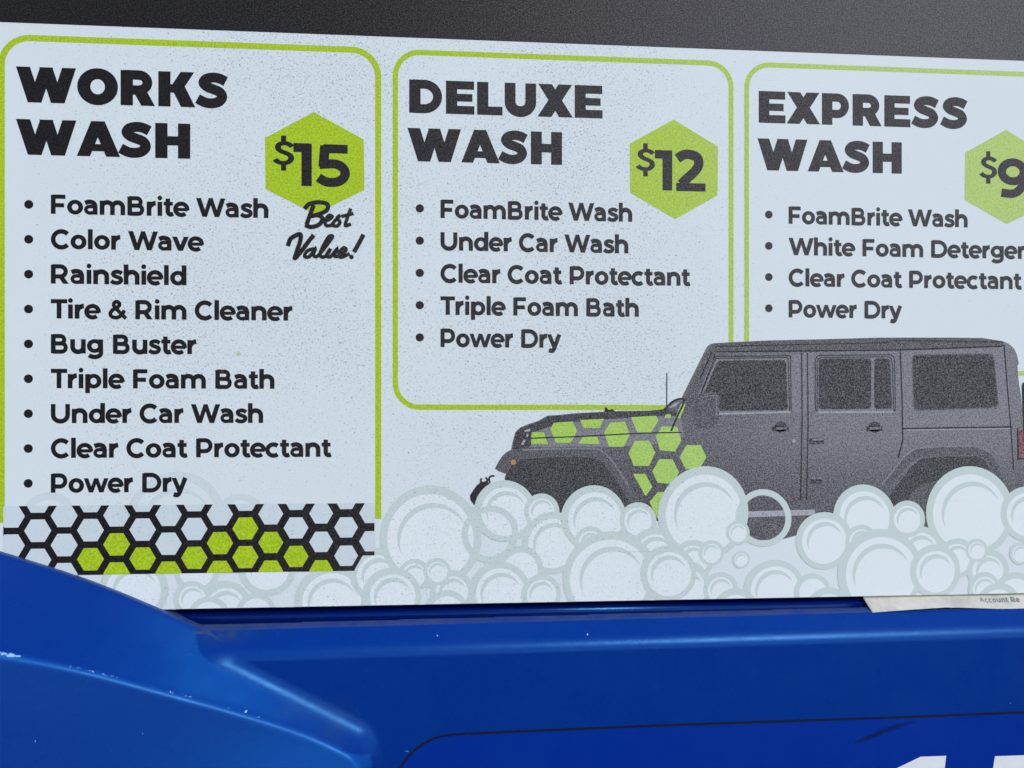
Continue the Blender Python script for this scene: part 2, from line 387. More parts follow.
# framed panels
Y_FRAME, Y_TEXT = -4e-5, -9e-5
def frame(x0, x1, ztop, zbot, r, w, open_bottom=False):
    m = MB()
    if open_bottom:
        p = [(x0, zbot)] + arc(x0 + r, ztop - r, r, r, 180, 90, 12) + arc(x1 - r, ztop - r, r, r, 90, 0, 12) + [(x1, zbot)]
        m.ribbon(p, w, Y_FRAME)
    else:
        p = arc(x0 + r, ztop - r, r, r, 180, 90, 12) + arc(x1 - r, ztop - r, r, r, 90, 0, 12) + arc(x1 - r, zbot + r, r, r, 0, -90, 12) + arc(x0 + r, zbot + r, r, r, -90, -180, 12)
        m.ribbon(p, w, Y_FRAME, True)
    return m.build('panel_border', M['green'], sign)
frame(P(1.6, 300)[0], P(378.2, 300)[0], P(190, 43.8)[1], P(378, 519)[1], 26 * PXM, 5.9 * PXM, True)
x0, x1 = P(395.3, 300)[0], P(731, 300)[0]
frame(x0, x1, P(550, 57.2)[1], P(520, 407.3)[1], 24 * PXM, 5.2 * PXM)
x2 = P(746.6, 300)[0]
frame(x2, x2 + (x1 - x0), P(924, 70.6)[1], P(1021, 373.4)[1], 24 * PXM, 5.0 * PXM)

def heading(rows, cap):
    m = MB()
    for s, a, b, yb in rows: text(m, s, a, b, yb, cap, Y_TEXT, BLK, 0.022)
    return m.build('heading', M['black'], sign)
heading([('WORKS', 16, 228, 101.9), ('WASH', 16, 190.3, 154.4)], 0.0203)
heading([('DELUXE', 409.2, 602.5, 112.6), ('WASH', 407.5, 562, 161)], 0.0197)
heading([('EXPRESS', 758.7, 967.5, 122.6), ('WASH', 757.5, 901.7, 170)], 0.0195)

def entry(s, a, b, yb, bx, by, br, cap=0.01075, xs=None):
    m = MB(); k = text(m, s, a, b, yb, cap, Y_TEXT, track=-0.045, xs=xs)
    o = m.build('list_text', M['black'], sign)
    c = P(bx, by); r = br * PXM
    m = MB(); m.poly(arc(c[0], c[1], r, r, 0, 345, 23), Y_TEXT)
    m.build('bullet', M['black'], o)
    return k
for i, (s, e) in enumerate([('FoamBrite Wash', 268.5), ('Color Wave', 204), ('Rainshield', 186.5), ('Tire & Rim Cleaner', 292.6), ('Bug Buster', 196.5),
                            ('Triple Foam Bath', 274.5), ('Under Car Wash', 263.2), ('Clear Coat Protectant', 331.8), ('Power Dry', 187.5)]):
    yb = 213.8 + 34.87 * i
    entry(s, 50.9, e, yb, 28.8 - i * 0.07, yb - 9.4, 4.15, 0.0109)
for i, (s, e) in enumerate([('FoamBrite Wash', 632.2), ('Under Car Wash', 628.3), ('Clear Coat Protectant', 690.6), ('Triple Foam Bath', 638.8), ('Power Dry', 561.2)]):
    yb = 218 + 32.25 * i
    entry(s, 440.5, e, yb, 419.8, yb - 9.6, 4.1, 0.0108)
k = None
for i, s, e in [(0, 'FoamBrite Wash', 967.6), (2, 'Clear Coat Protectant', 1022), (3, 'Power Dry', 902), (1, 'White Foam Detergent', None)]:
    yb = 223.8 + 31.2 * i
    q = entry(s, 788.6, e, yb, 768.8, yb - 9.2, 4.0, 0.0106, xs=k if e is None else None)
    if i == 2: k = q

# price badges
def badge(pts, chars):
    m = MB(); m.poly([P(*p) for p in pts], Y_TEXT + 2e-5)
    o = m.build('price_badge', M['green'], sign)
    m = MB()
    for ch, xa, xb, yt, yb in chars:
        pr = G[ch][1]; a, b = glyph_extent(pr)
        X0, Z0 = P(xa, yb); X1 = P(xb, yb)[0]; Z1 = P(xa, yt)[1]
        lo, hi = (-.2, 1.2) if ch == '$' else (0, 1)
        draw(m, pr, lambda q: (X0 + (q[0] - a) / (b - a) * (X1 - X0), Z0 + (q[1] - lo) / (hi - lo) * (Z1 - Z0)), Y_TEXT)
    m.build('price_text', M['black'], o)
badge([(313.8, 112), (363.7, 139.5), (364.5, 190), (315, 214), (265.5, 189), (265, 138)],
      [('$', 272.5, 294.5, 135.3, 170.5), ('1', 293.4, 311.8, 143, 185.8), ('5', 315.8, 350, 144, 186.6)])
badge([(673.7, 119.5), (718, 146.7), (717.5, 195.5), (675, 219.2), (630, 192.5), (629.7, 143.7)],
      [('$', 635.5, 655.2, 143, 176.2), ('1', 654.8, 672.2, 150, 190.2), ('2', 674.6, 705.5, 150, 191)])
badge([(1006, 129.7), (1048, 156), (1048, 204), (1006.6, 224), (964.5, 200), (965, 152.8)],
      [('$', 979, 997.2, 151, 183.5), ('9', 997.5, 1028, 158.3, 197.5)])
# brush lettering under the first badge
m = MB()
brush = [[(455, 500), (440, 540), (426, 580)], [(418, 516), (438, 496), (478, 489), (510, 498), (506, 522), (472, 538), (444, 545)],
         [(468, 539), (490, 553), (478, 577), (446, 588), (420, 580)],
         [(500, 566), (519, 557), (529, 546), (516, 542), (502, 560), (504, 581), (524, 581), (540, 563), (562, 540)],
         [(562, 540), (548, 553), (560, 568), (549, 584), (528, 581)], [(603, 514), (588, 556), (582, 582), (604, 576)], [(566, 546), (614, 534)],
         [(352, 664), (364, 634), (399, 617), (402, 640), (387, 688), (381, 712), (409, 680), (438, 641), (456, 621)],
         [(452, 674), (428, 684), (419, 705), (436, 706), (456, 676), (450, 700), (466, 703), (502, 652), (517, 626), (501, 630), (474, 690), (480, 708), (496, 701), (510, 676)],
         [(510, 674), (496, 700), (509, 707), (532, 677), (524, 703), (540, 703), (564, 681), (556, 671), (541, 690), (547, 709), (577, 694)],
         [(654, 618), (635, 655), (616, 688)]]
for i, b in enumerate(brush):
    if i in (8, 9): b = [(420 + (x - 420) * 1.14, z) for x, z in b]
    m.ribbon(spline([P(200 + x / 4, 80 + z / 4) for x, z in b], 6), (4.3 if i < 3 or i in (7, 10) else 3.4) * PXM, Y_TEXT - 2e-5 - i * 2e-5, step=6e-7)
c = P(200 + 606 / 4, 80 + 708 / 4); m.poly(arc(c[0], c[1], 2.3 * PXM, 2.3 * PXM, 0, 330, 11), Y_TEXT - 2e-5)
m.build('slogan_text', M['black'], sign)

# ---- the vehicle picture
YV = -1.0e-4
def pp(m, pts, y): m.poly([P(*p) for p in pts], y)
def rounded(pts, r, n=5):
    out = []; k = len(pts)
    for i in range(k):
        a, p, b = pts[i - 1], pts[i], pts[(i + 1) % k]
        def tow(q):
            d = math.hypot(q[0] - p[0], q[1] - p[1]); t = min(r / d, .45); return (p[0] + (q[0] - p[0]) * t, p[1] + (q[1] - p[1]) * t)
        s, e = tow(a), tow(b)
        for j in range(n + 1):
            t = j / n; out.append(tuple((1 - t) ** 2 * s[c] + 2 * t * (1 - t) * p[c] + t * t * e[c] for c in (0, 1)))
    return out
m = MB()
body = [(497.5, 470.8), (503, 461), (511.3, 449.5), (513, 440), (515.5, 432), (520, 427.5), (529, 423.8), (538, 421), (547.5, 415.6), (560, 414.8), (575, 413.2), (590, 412.4), (620, 410.8), (650, 410.5),
        (664, 409), (672, 401), (678, 398.3), (681.5, 398), (690, 380.5), (700, 360.5), (706.5, 347.5), (709.5, 344.5), (714, 343.2), (740, 341.8), (770, 340.4), (820, 339.3), (846, 338.8), (880, 337.6), (950, 337.6), (982, 338),
        (992, 339.7), (1003, 341.2), (1009, 344), (1014, 348.5), (1017, 355), (1018.8, 363.5), (1017.4, 366), (1018.5, 380), (1021, 396), (1023.5, 425), (1025, 480), (1025, 528), (800, 530), (797, 535), (783, 539), (745, 541), (700, 533), (640, 516), (503, 516), (506, 474)]
pp(m, body, YV)
veh = m.build('vehicle_picture', M['car_body'], sign)
LV = [0]
def sub(name, mat, polys=(), lines=(), dy=None):
    LV[0] += 1; y = YV - (2e-6 * LV[0] if dy is None else dy); m = MB()
    for q in polys: pp(m, q, y)
    for pts, w in lines: m.ribbon([P(*p) for p in pts], w * PXM, y - 0.8e-6)
    return m.build(name, M[mat], veh)
sub('roof', 'car_mid', [[(709.5, 344.5), (714, 343.2), (740, 341.8), (770, 340.4), (820, 339.3), (880, 337.6), (982, 338), (1003, 341.2), (1004, 346), (900, 350), (805, 351), (714, 352)]])
sub('hard_top', 'car_light', [[(903, 351), (1003, 347.5), (1010.5, 424), (903, 427)]])
sub('door_pillar', 'car_light', [[(792, 355), (814, 353), (814, 412), (792, 413)]])
sub('pillar', 'car_mid', [[(683, 402), (701.5, 362), (708, 349.5), (714, 350), (716, 357), (700, 392), (692, 412), (684, 414)]])
sub('hood', 'car_light', [[(530, 431), (575, 421), (680, 414), (684, 436), (660, 444), (606, 447), (530, 447)]])
sub('hood_edge', 'car_dark', [[(538, 422), (548, 416.5), (590, 413), (650, 411), (664, 409.5), (683, 413), (680, 416), (650, 416), (600, 420), (560, 423), (537, 431), (519, 436), (519, 430)]])
sub('grille', 'car_dark', [[(513.5, 442), (516, 432.5), (521, 428.5), (531, 424.5), (531, 446), (513, 450)]])
sub('headlight', 'car_pale', [[(524, 430.5), (530, 428.5), (530.5, 431), (525, 432)], [(521, 444), (524, 439.5), (526, 440), (523, 445.5)], [(526.5, 434), (528.5, 433.5), (528, 437), (526.5, 437)]])
sub('wheel_arch', 'car_dark', [[(505, 476), (513, 464), (521, 459.5), (545, 457.2), (592, 457), (602, 462), (612, 474), (630, 503), (634, 518), (503, 518)]])
sub('fender_flare', 'car_mid', lines=[(spline([(499, 471), (507, 458), (519, 453.5), (560, 451.5), (590, 451.6), (603, 455.5), (613, 467), (626, 486), (640, 508)], 5), 9.5)])
sub('flare_highlight', 'car_light', lines=[(spline([(522, 450), (560, 448.6), (592, 448.8), (604, 452.5), (615, 465), (628, 485)], 5), 1.6)])
sub('wheel_arch', 'car_dark', [[(884, 503), (911, 467), (921, 459), (940, 456.3), (982, 456), (990, 465), (996, 482), (996, 520), (886, 520)]])
sub('fender_flare', 'car_mid', lines=[([(880, 494), (905, 461), (917, 453), (940, 451), (975, 450.5), (987, 456), (996, 472), (1002, 490)], 10.0)])
sub('flare_highlight', 'car_light', lines=[([(882, 485), (903.5, 457), (915, 448.5), (938, 446.4), (975, 446), (990, 452)], 1.8)])
sub('rear_wheel', 'car_mid', [[(905, 520), (910, 494), (922, 484), (940, 480), (940, 520)]])
hexes = [[(532, 432), (544, 432.5), (548, 444), (531, 444)],
         [(550.3, 429), (553.8, 422.8), (572.5, 421.4), (577, 431), (570.8, 442.7), (556, 442.7)],
         [(580, 420), (604, 418.8), (599.5, 428), (583.7, 428)], [(583, 436.6), (597, 436.6), (599.5, 444), (578.5, 443.6)],
         [(604, 432.7), (610, 422.7), (625, 421.8), (629.8, 434.5), (623.6, 446.8), (608.9, 446.8)],
         [(631, 417.2), (656, 415.7), (658.4, 420.4), (651.4, 432.4), (637.3, 432.4)],
         [(665.5, 414.6), (670.7, 414.3), (670.4, 418.3), (664.6, 417.8)],
         [(655.8, 436.2), (662, 426.6), (676.9, 426.6), (681.3, 440.6), (675, 451.7), (660, 450.3)],
         [(628.5, 453), (634.7, 441), (648.8, 440.6), (655.4, 452.4), (648.8, 466), (633.8, 465.8)],
         [(652.3, 471.4), (659.3, 459), (672.5, 459.4), (679, 472.3), (672.5, 484), (657.5, 482.8)],
         [(679.5, 457), (686.5, 445), (700.6, 445), (706.4, 457.3), (699.7, 468), (685.7, 469.3)],
         [(633, 474), (645, 473.7), (652.3, 487), (645.6, 496.3)],
         [(649.6, 502), (657.5, 492), (668, 492), (668, 518), (657, 518)],
         [(681, 403.7), (685.7, 403.7), (680, 417.8), (675, 418.7)]]
for h in hexes[:]: sub('hexagon_patch', 'green_soft', [h], dy=4.2e-5)
LV[0] = 22
sub('hood_seam', 'car_line', lines=[([(531, 438.2), (580, 436.5), (640, 433.2), (682, 432.3)], 1.3)])
sub('wiper', 'car_line', lines=[(spline([(664, 410), (672, 402), (679, 399), (684, 401), (677, 417), (671, 431)], 4), 2.0)])
sub('windscreen_glint', 'car_pale', [[(669, 408), (674, 403.5), (679.5, 402), (675, 406.5)]])
sub('antenna', 'car_line', lines=[([(666.8, 373), (666.6, 410)], 1.1)])
sub('hood_latch', 'car_line', [[(604.5, 412), (605, 407.5), (607, 407.5), (608, 410), (613, 409), (615, 411.5)]])
def win(pts, r):
    return rounded(pts, r)
sub('window_frame', 'car_light', [win([(694.5, 404), (713, 357.5), (791.5, 356.5), (791.5, 413.5), (695, 415)], 5)])
sub('window_frame', 'car_line', lines=[(rounded([(697, 404), (714.5, 356.5), (790.3, 355.8), (791, 412), (789.5, 412), (788, 357.6), (715.5, 358.3), (700, 396)], 1.2), 1.0)])
sub('window', 'car_dark', [win([(702.5, 396), (717.6, 360.6), (786, 360), (787.6, 410.3), (702, 411)], 4)])
sub('window_sill', 'car_pale', lines=[([(716.5, 414), (791, 411.9)], 1.5)])
sub('window_frame', 'car_light', [win([(815, 355.5), (894.5, 355), (895, 412), (815, 412.5)], 7)])
sub('window_frame', 'car_line', lines=[(rounded([(815.2, 411), (815.2, 355.4), (894.2, 354.8), (895.2, 411), (893.6, 411), (892, 356.8), (817, 357.4), (817, 411)], 6), 1.0)])
sub('window', 'car_dark', [win([(818.7, 358.8), (871, 358.3), (871, 409), (818.2, 409.5)], 4)])
sub('window', 'car_dark', [win([(874, 358.5), (890, 358.3), (892, 408.8), (874, 409)], 4)])
sub('window_sill', 'car_pale', lines=[([(818, 412.4), (893, 411.8)], 1.5)])
sub('window', 'car_mid', [win([(911.6, 354.6), (993.6, 353.2), (999, 407.8), (913, 410.8)], 6)])
sub('window', 'car_dark', [win([(912.6, 355.8), (992.6, 354.4), (998, 406.8), (914, 409.6)], 6)])
sub('door_seam', 'car_line', lines=[([(801.5, 353), (802, 420), (800.5, 500)], 1.3), ([(807.3, 353), (808, 420), (806.5, 500)], 1.2), ([(900.2, 352), (902, 400), (902.6, 440), (898, 458)], 1.4), ([(902.6, 428.7), (960, 427.6), (1012, 427)], 1.4),
     ([(1004, 345), (1007, 385), (1010.5, 425), (1013.5, 470)], 1.2), ([(716, 351.8), (805, 351), (900, 350), (1002, 346.3)], 1.4), ([(700, 378), (712, 352)], 1.2), ([(893, 340.5), (1002, 342)], 0.9), ([(716, 346.5), (890, 342.5)], 0.9)])
sub('door_edge_light', 'car_pale', lines=[([(903.5, 430.2), (960, 429.2), (1010, 428.6)], 0.9)])
sub('mirror_shade', 'car_mid', [rounded([(692, 400), (700, 392), (719, 392), (719, 420), (712, 428), (700, 430), (692, 420)], 6)])
sub('mirror', 'car_mid', [rounded([(697.5, 398), (715.5, 394.3), (717.3, 396), (717, 415.5), (703, 416), (695.5, 408)], 2)])
sub('mirror_edge', 'car_light', lines=[([(703, 397), (716, 395), (716.6, 414.5)], 0.9)])
for cx in (780.5, 874.5):
    sub('door_handle', 'car_dark', [arc(cx, 427, 6.0, 5.6, 0, 345, 20), [(cx - 9, 426.3), (cx + 8, 426), (cx + 8, 431), (cx - 8, 431.5)]])
    sub('handle_bar', 'car_body', [[(cx - 5, 427), (cx + 6, 426.7), (cx + 6, 429.4), (cx - 5, 429.8)]])
sub('hinge', 'car_dark', [[(809, 438.5), (823.5, 437.5), (823.5, 443.5), (809, 444.5)], [(810, 478), (821.5, 477.6), (821.5, 484), (810, 484)]])
sub('hinge_top', 'car_light', [[(812, 439), (823.5, 438), (823.5, 440), (812, 440.8)], [(810, 477.4), (821.5, 477), (821.5, 479), (810, 479.3)]])
sub('fuel_cap', 'car_light', lines=[(arc(1000, 444.8, 8.6, 9.6, 0, 360, 28), 1.3)])
sub('tail_light', 'red', [[(1018.5, 430.5), (1027, 430), (1027, 456), (1018.5, 457.5)]])
sub('tail_light_housing', 'car_line', lines=[([(1017.5, 428), (1017.8, 459), (1026, 458)], 1.4)])
sub('spare_wheel', 'car_line', [rounded([(1021.5, 382), (1060, 380), (1060, 470), (1024.5, 472), (1022, 400)], 4)])
sub('side_step', 'car_pale', [[(742, 511.5), (815, 509.5), (815, 515), (742, 517.5)]])
sub('side_step_underside', 'car_mid', [[(742, 520), (797, 518), (797, 535), (783, 539), (742, 541)]])
sub('marker_light', 'orange', [arc(513.4, 462.2, 2.6, 2.6, 0, 345, 16)])
sub('tow_hook', 'car_line', [[(470, 495.5), (474, 489), (477, 485), (481, 482), (486, 481), (490, 484), (486, 490), (480, 499), (474, 505), (470.5, 500)]],
    [(arc(484, 480.5, 3.2, 3.6, -60, 220, 14), 1.8), (spline([(490, 483), (489, 478.5), (491, 476.2), (494.5, 475.8)], 4), 1.8)])
sub('paint_nick', 'car_pale', [arc(793.8, 441, 1.6, 1.6, 0, 330, 11)])

# two small stains on the first list
for px_, py_, rad, mt in ((239, 353.5, 2.6, 'stain_yellow'), (222.5, 371.5, 1.9, 'stain_red')):
    c = P(px_, py_); m = MB()
    m.poly([(c[0] + rad * PXM * math.cos(R(a)) * (0.8 + 0.5 * math.sin(a * 1.7)), c[1] + rad * PXM * math.sin(R(a)) * (0.75 + 0.4 * math.cos(a * 2.3))) for a in range(0, 360, 24)], Y_TEXT - 2.5e-4)
    m.build('stain', M[mt], sign)

# ---- the foam: overlapping printed bubbles
clipb = lambda q: halfplane(q, 0, 1, ZB + 0.0002)
back = [(49, 520, 27.5), (176, 520, 48.5), (241, 518, 24.5)]
foam = [(134, 590, 33, 'c'), (197, 571, 22, 'b'), (267, 568, 28, 'c'), (225, 607, 26, 'c'), (331, 602, 36, 'c'), (192, 599, 18, 'c'), (209, 616, 20, 'b'), (256, 613, 20, 'b'),
        (378, 575, 27, 'c'), (431, 537, 51, 'c'), (414, 575, 16, 'c'), (452, 592, 22, 'c'), (446, 613, 23, 'b'), (392, 596, 29, 'c'), (437, 571.5, 13.7, 'c'),
        (505, 511, 31, 'c'), (541.5, 511, 17.7, 'c'), (552.5, 543, 31, 'c'), (520, 570, 24, 'b'), (500, 593, 31.5, 'c'), (541, 594, 20, 'c'), (594, 519, 33.5, 'c'), (638, 521, 18.8, 'c'), (590, 543, 16.5, 'c'),
        (655, 553, 26, 'c'), (703.5, 513, 46.5, 'c'), (610, 578, 47.5, 'c'), (693, 560, 20.5, 'c'), (683, 590, 30, 'c'), (668, 573.5, 28.5, 'c'), (711, 553, 13, 'c'), (741, 559.5, 9, 'c'), (720.5, 590, 18, 'c'),
        (774, 590, 31, 'c'), (735, 613, 25, 'b'), (812, 592, 19, 'b'), (828, 613, 25.5, 'b'),
        (864, 517, 32.5, 'c'), (824, 540.5, 29, 'c'), (920, 551, 25, 'c'), (907, 519, 18.6, 'c'), (861, 541, 16.5, 'c'), (970, 512, 46, 'c'), (880, 573, 44.5, 'c'), (957, 558, 20, 'c'), (988, 571, 22, 'c'), (935, 571, 26.7, 'c'),
        (976.5, 550.3, 11.8, 'c'), (1027, 514, 28, 'c'), (1020, 553.5, 11.5, 'c'), (1016, 598, 26, 'b'), (984, 589, 17, 'c'), (998, 608, 25, 'b'), (1056, 545, 34, 'c'), (1060, 590, 30, 'c'), (490, 534, 28.5, 'r'), (763.3, 518, 28.8, 'r'), (737.6, 532.6, 12.2, 'c')]
rng = random.Random(4)
def bubble(cx, cy, r, kind, y, faint=False):
    c = P(cx, cy); rr = r * PXM * (1 + (cx - 512) / 9912.0)
    ringm = M['foam_faint'] if faint else M['foam_ring']; wt = M['white'] if faint else M['foam']
    w = min(6.4 * PXM, rr * 0.26) if r < 40 else 7.6 * PXM
    wob = [(1 + 0.012 * math.sin(2 * a + cx) + 0.008 * math.sin(3 * a + cy)) for a in [R(k * 7.5) for k in range(48)]]
    circ = lambda q, ox=0, oz=0: [(c[0] + ox + q * wob[k] * math.cos(R(k * 7.5)), c[1] + oz + q * wob[k] * math.sin(R(k * 7.5))) for k in range(48)]
    m = MB()
    if kind == 'r':
        m.ribbon(circ(rr - w / 2), w, y, True, clipb); return m.build('foam_bubble', ringm, sign)
    q = clipb(circ(rr))
    if len(q) < 3: return
    m.poly(q, y); o = m.build('foam_bubble', ringm, sign)
    m = MB(); q = clipb(circ(rr - w, 0.04 * rr * rng.uniform(-.5, 1), -0.02 * rr))
    if len(q) > 2: m.poly(q, y - 2e-6); m.build('bubble_centre', wt, o)
    if kind == 'c':
        # crescent of the inner rim, thin at both ends, on the upper left
        r1 = (rr - w) * 0.80; m = MB(); a0, a1 = 28, 205; pts = []
        for k in range(24):
            t0, t1 = k / 24, (k + 1) / 24
            q = []
            for t, s_ in ((t0, 1), (t1, 1), (t1, -1), (t0, -1)):
                a = R(a0 + (a1 - a0) * t); h = max(0.02, math.sin(math.pi * min(1, t * 1.02)) ** 0.7) * w * 0.36
                q.append((c[0] + 0.05 * rr + (r1 + s_ * h) * math.cos(a), c[1] - 0.06 * rr + (r1 + s_ * h) * math.sin(a)))
            q = clipb(q)
            if len(q) > 2: m.poly(q, y - 4e-6)
        if m.f: m.build('bubble_glint', ringm, o)
for i, (cx, cy, r) in enumerate(back): bubble(cx, cy, r, 'c' if i == 1 else 'b', -2e-5 - i * 1.2e-5, True)
lev = []
for i, (cx, cy, r, kind) in enumerate(foam):
    l = 0
    for j in range(i):
        if math.hypot(cx - foam[j][0], cy - foam[j][1]) < r + foam[j][2] + 2: l = max(l, lev[j] + 1)
    lev.append(l)
    bubble(cx, cy, r, kind, -2.3e-4 - l * 5e-6)

# ---- honeycomb strip
a, b = P(38, 531), P(346.2, 526.6)
pitch = (b[0] - a[0]) / 12.0; row = 29.3 * PXM / 1.05; zc0 = P(190, 529)[1]
ztop, zbot = P(190, 504.6)[1], P(190, 573.2)[1]
xl, xr = P(3.5, 540)[0], P(374.5, 530)[0]
def cliph(q, top=ztop):
    for (nx, nz, cc) in ((0, -1, -top), (0, 1, zbot), (1, 0, xl), (-1, 0, -xr)):
        if len(q) > 2: q = halfplane(q, nx, nz, cc)
    return q
def hexa(cx, cz, r): return [(cx + r * math.cos(R(60 * k)), cz + r * math.sin(R(60 * k)) * (row / (math.sqrt(3) * pitch / 1.5)) ) for k in range(6)]
green = {(2, -1), (3, -0.5), (3, -1.5), (4, -1), (5, -1.5), (6, -1), (7, -1.5), (7, -.5), (8, 0), (8, -1), (9, -.5), (9, -1.5), (10, -1), (11, -1.5)}
RH = pitch / 1.5
strip = MB(); cells = []
YS = -3.2e-4
for c_ in range(-1, 14):
    for k in range(-3, 4):
        v = k if c_ % 2 == 0 else k + 0.5
        cx, cz = a[0] + pitch * c_, zc0 + row * v
        if c_ == 13 and v < -1: continue
        big = cliph(hexa(cx, cz, RH * 1.0))
        if len(big) < 3: continue
        strip.poly(big, YS)
        q = cliph(hexa(cx, cz, RH * (0.77 if c_ < 9 else (0.74 if c_ < 11 else 0.715))))
        if len(q) > 2: cells.append((q, 'green' if (c_, v) in green else 'cell_pale'))
hs = strip.build('honeycomb_strip', M['black'], sign)
for q, mt in cells:
    m = MB(); m.poly(q, YS - 1e-5); m.build('honeycomb_cell', M[mt], hs)

# ------------------------------------------------------------------ the moulded blue housing
house = empty('kiosk_housing', (0, 0.03, 0.0), 'weathered blue moulded plastic housing with a rounded ledge below the menu sign', 'kiosk')
XS = np.arange(at(-95, 600).x, at(1140, 600).x, 0.0010)
ZS = np.concatenate([np.arange(at(500, 850, -.05).z, at(500, 660, -.015).z, 0.0007), np.arange(at(500, 660, -.015).z, at(0, 520).z, 0.0004)])
HC = 0.003; KB = 1.18
cp = [at(x, y, -HC) for x, y in [(-110, 522), (-60, 535), (0, 552.5), (49, 567.3), (98, 584), (150, 605.5), (200, 627.5), (260, 657), (330, 692), (440, 748)]]
cxs = np.array([p.x for p in cp]); czs = np.array([p.z for p in cp])
zc = lambda X: np.interp(X, cxs, czs)
def on_band(px, py):
    lo, hi = 0.0, 0.15
    for _ in range(40):
        h = (lo + hi) / 2; p = at(px, py, -h)
        if HC + KB * (zc(p.x) - p.z) > h: lo = h
        else: hi = h
    return p.x, p.z, h
rp = [on_band(x, y) for x, y in [(-90, 640), (0, 656.5), (60, 666.5), (100, 676), (150, 690), (200, 703), (250, 717), (300, 733), (335, 747), (362, 764)]]
rx, rz, rh = (np.array([p[k] for p in rp]) for k in range(3))
sm = np.ones(41) / 41
def smooth1(f):
    v = f(XS); p = np.pad(v, 20, mode='reflect', reflect_type='odd'); return np.convolve(p, sm, 'valid')
zcv = smooth1(zc); rzv = smooth1(lambda X: np.interp(X, rx, rz)); rhv = smooth1(lambda X: np.interp(X, rx, rh))
XX, ZZ = np.meshgrid(XS, ZS)
def smin(a, b, k): h = np.clip(0.5 + 0.5 * (b - a) / k, 0, 1); return b + (a - b) * h - k * h * (1 - h)
def smax(a, b, k): return -smin(-a, -b, k)
dzc = zcv[None, :] - ZZ
hb = HC + np.where(dzc < 0, 14.0, KB) * dzc
hf = rhv[None, :] + 0.12 * (rzv[None, :] - ZZ)
FACE = 0.0150
pw = at(377, 768, -FACE); pw2 = at(352, 712, -FACE)
hw = FACE + 2.6 * (pw.x - XX)
hump = smin(smin(hb, hw, 0.026), hf, 0.0026)
t0, t1 = at(200, 626.0, 0.0), at(860, 608.0, 0.0)
zt = t0.z + (XX - t0.x) * (t1.z - t0.z) / (t1.x - t0.x)
u = zt - ZZ
tt = np.clip((u - 0.0032) / 0.0150, 0, 1)
rec = np.where(u < 0, -0.012, np.where(u < 0.0022, 0.0005 + 0.0035 * np.clip(u / 0.0022, 0, 1), smin(0.0040 + (u - 0.0022) * 0.92, FACE + 0 * u, 0.0042)))
rec = np.where((XX < at(198, 635).x) & (u < 0.0120), -0.012, rec)
hh = smax(hump, rec, 0.0100)
hh = np.where((u < 0.0025), np.maximum(hump, rec), hh)
hh = np.maximum(hh, -0.012)
nz, nx = XX.shape
co = np.stack([XX, -hh, ZZ], -1).reshape(-1, 3)
keep = hh > -0.0115
idx = np.arange(nz * nx).reshape(nz, nx)
q = np.stack([idx[:-1, :-1], idx[:-1, 1:], idx[1:, 1:], idx[1:, :-1]], -1).reshape(-1, 4)
kf = (keep[:-1, :-1] | keep[:-1, 1:] | keep[1:, 1:] | keep[1:, :-1]).reshape(-1)
q = q[kf]
me = bpy.data.meshes.new('housing_shell')
me.vertices.add(len(co)); me.vertices.foreach_set('co', co.ravel().astype(np.float32))
me.loops.add(len(q) * 4); me.loops.foreach_set('vertex_index', q.ravel().astype(np.int32))
me.polygons.add(len(q)); me.polygons.foreach_set('loop_start', np.arange(0, len(q) * 4, 4, dtype=np.int32))
me.polygons.foreach_set('use_smooth', np.ones(len(q), dtype=bool))
me.update(calc_edges=True); me.validate()
me.materials.append(M['blue'])
# worn chips along the ridge, a dirty patch on the slope, sheen painted as lighter blue
rs = np.random.RandomState(3)
def vnoise(scale):
    gx, gz = (XX - XX.min()) / scale, (ZZ - ZZ.min()) / scale
    T = rs.rand(int(gz.max()) + 3, int(gx.max()) + 3)
    i, j = gz.astype(int), gx.astype(int); f, g = gz - i, gx - j
    f = f * f * (3 - 2 * f); g = g * g * (3 - 2 * g)
    return (T[i, j] * (1 - f) + T[i + 1, j] * f) * (1 - g) + (T[i, j + 1] * (1 - f) + T[i + 1, j + 1] * f) * g
n1, n2, n3 = vnoise(0.0022), vnoise(0.009), vnoise(0.0035)
dr = ZZ - rzv[None, :]
along = np.clip((at(120, 675).x - XX) / 0.05, 0.12, 1) * (XX < at(345, 750).x)
chip = (0.55 + 0.45 * n2) * np.exp(-((dr - 0.0012) / 0.0016) ** 2) * (0.60 + 0.40 * along)
for px_, py_, rad in [(150, 725, .0006), (52, 727, .0006), (1010, 703, .0008), (589, 636, .0008), (438, 638, .0006), (247, 710, .0005)]:
    p_ = at(px_, py_, -0.03 if px_ < 300 else -FACE); chip += 1.0 * np.exp(-(((XX - p_.x) ** 2 + (ZZ - p_.z) ** 2) / rad ** 2))
g1 = at(292, 712, -0.028); g2 = at(335, 725, -0.02); g3 = at(222, 634, -0.008)
grime = 0.55 * np.exp(-(((XX - g1.x) / .010) ** 2 + ((ZZ - g1.z) / .0045) ** 2)) + 0.4 * np.exp(-(((XX - g2.x - 0.6 * 0) / .010) ** 2 + ((ZZ - g2.z) / .010) ** 2)) + 0.7 * np.exp(-(((XX - g3.x) / .016) ** 2 + ((ZZ - g3.z) / .004) ** 2))
grime = grime * (0.35 + 0.9 * n3)
bandm = np.clip((hb - HC) / 0.004, 0, 1) * (hump > rec + .002) * np.clip((dr) / 0.004, 0, 1)
grime += 0.05 * bandm * (0.5 + 0.8 * n2) * np.clip((XX - at(90, 620).x) / 0.06, 0, 1)
f1 = at(225, 672, -0.03); f2 = at(335, 770, -0.035)
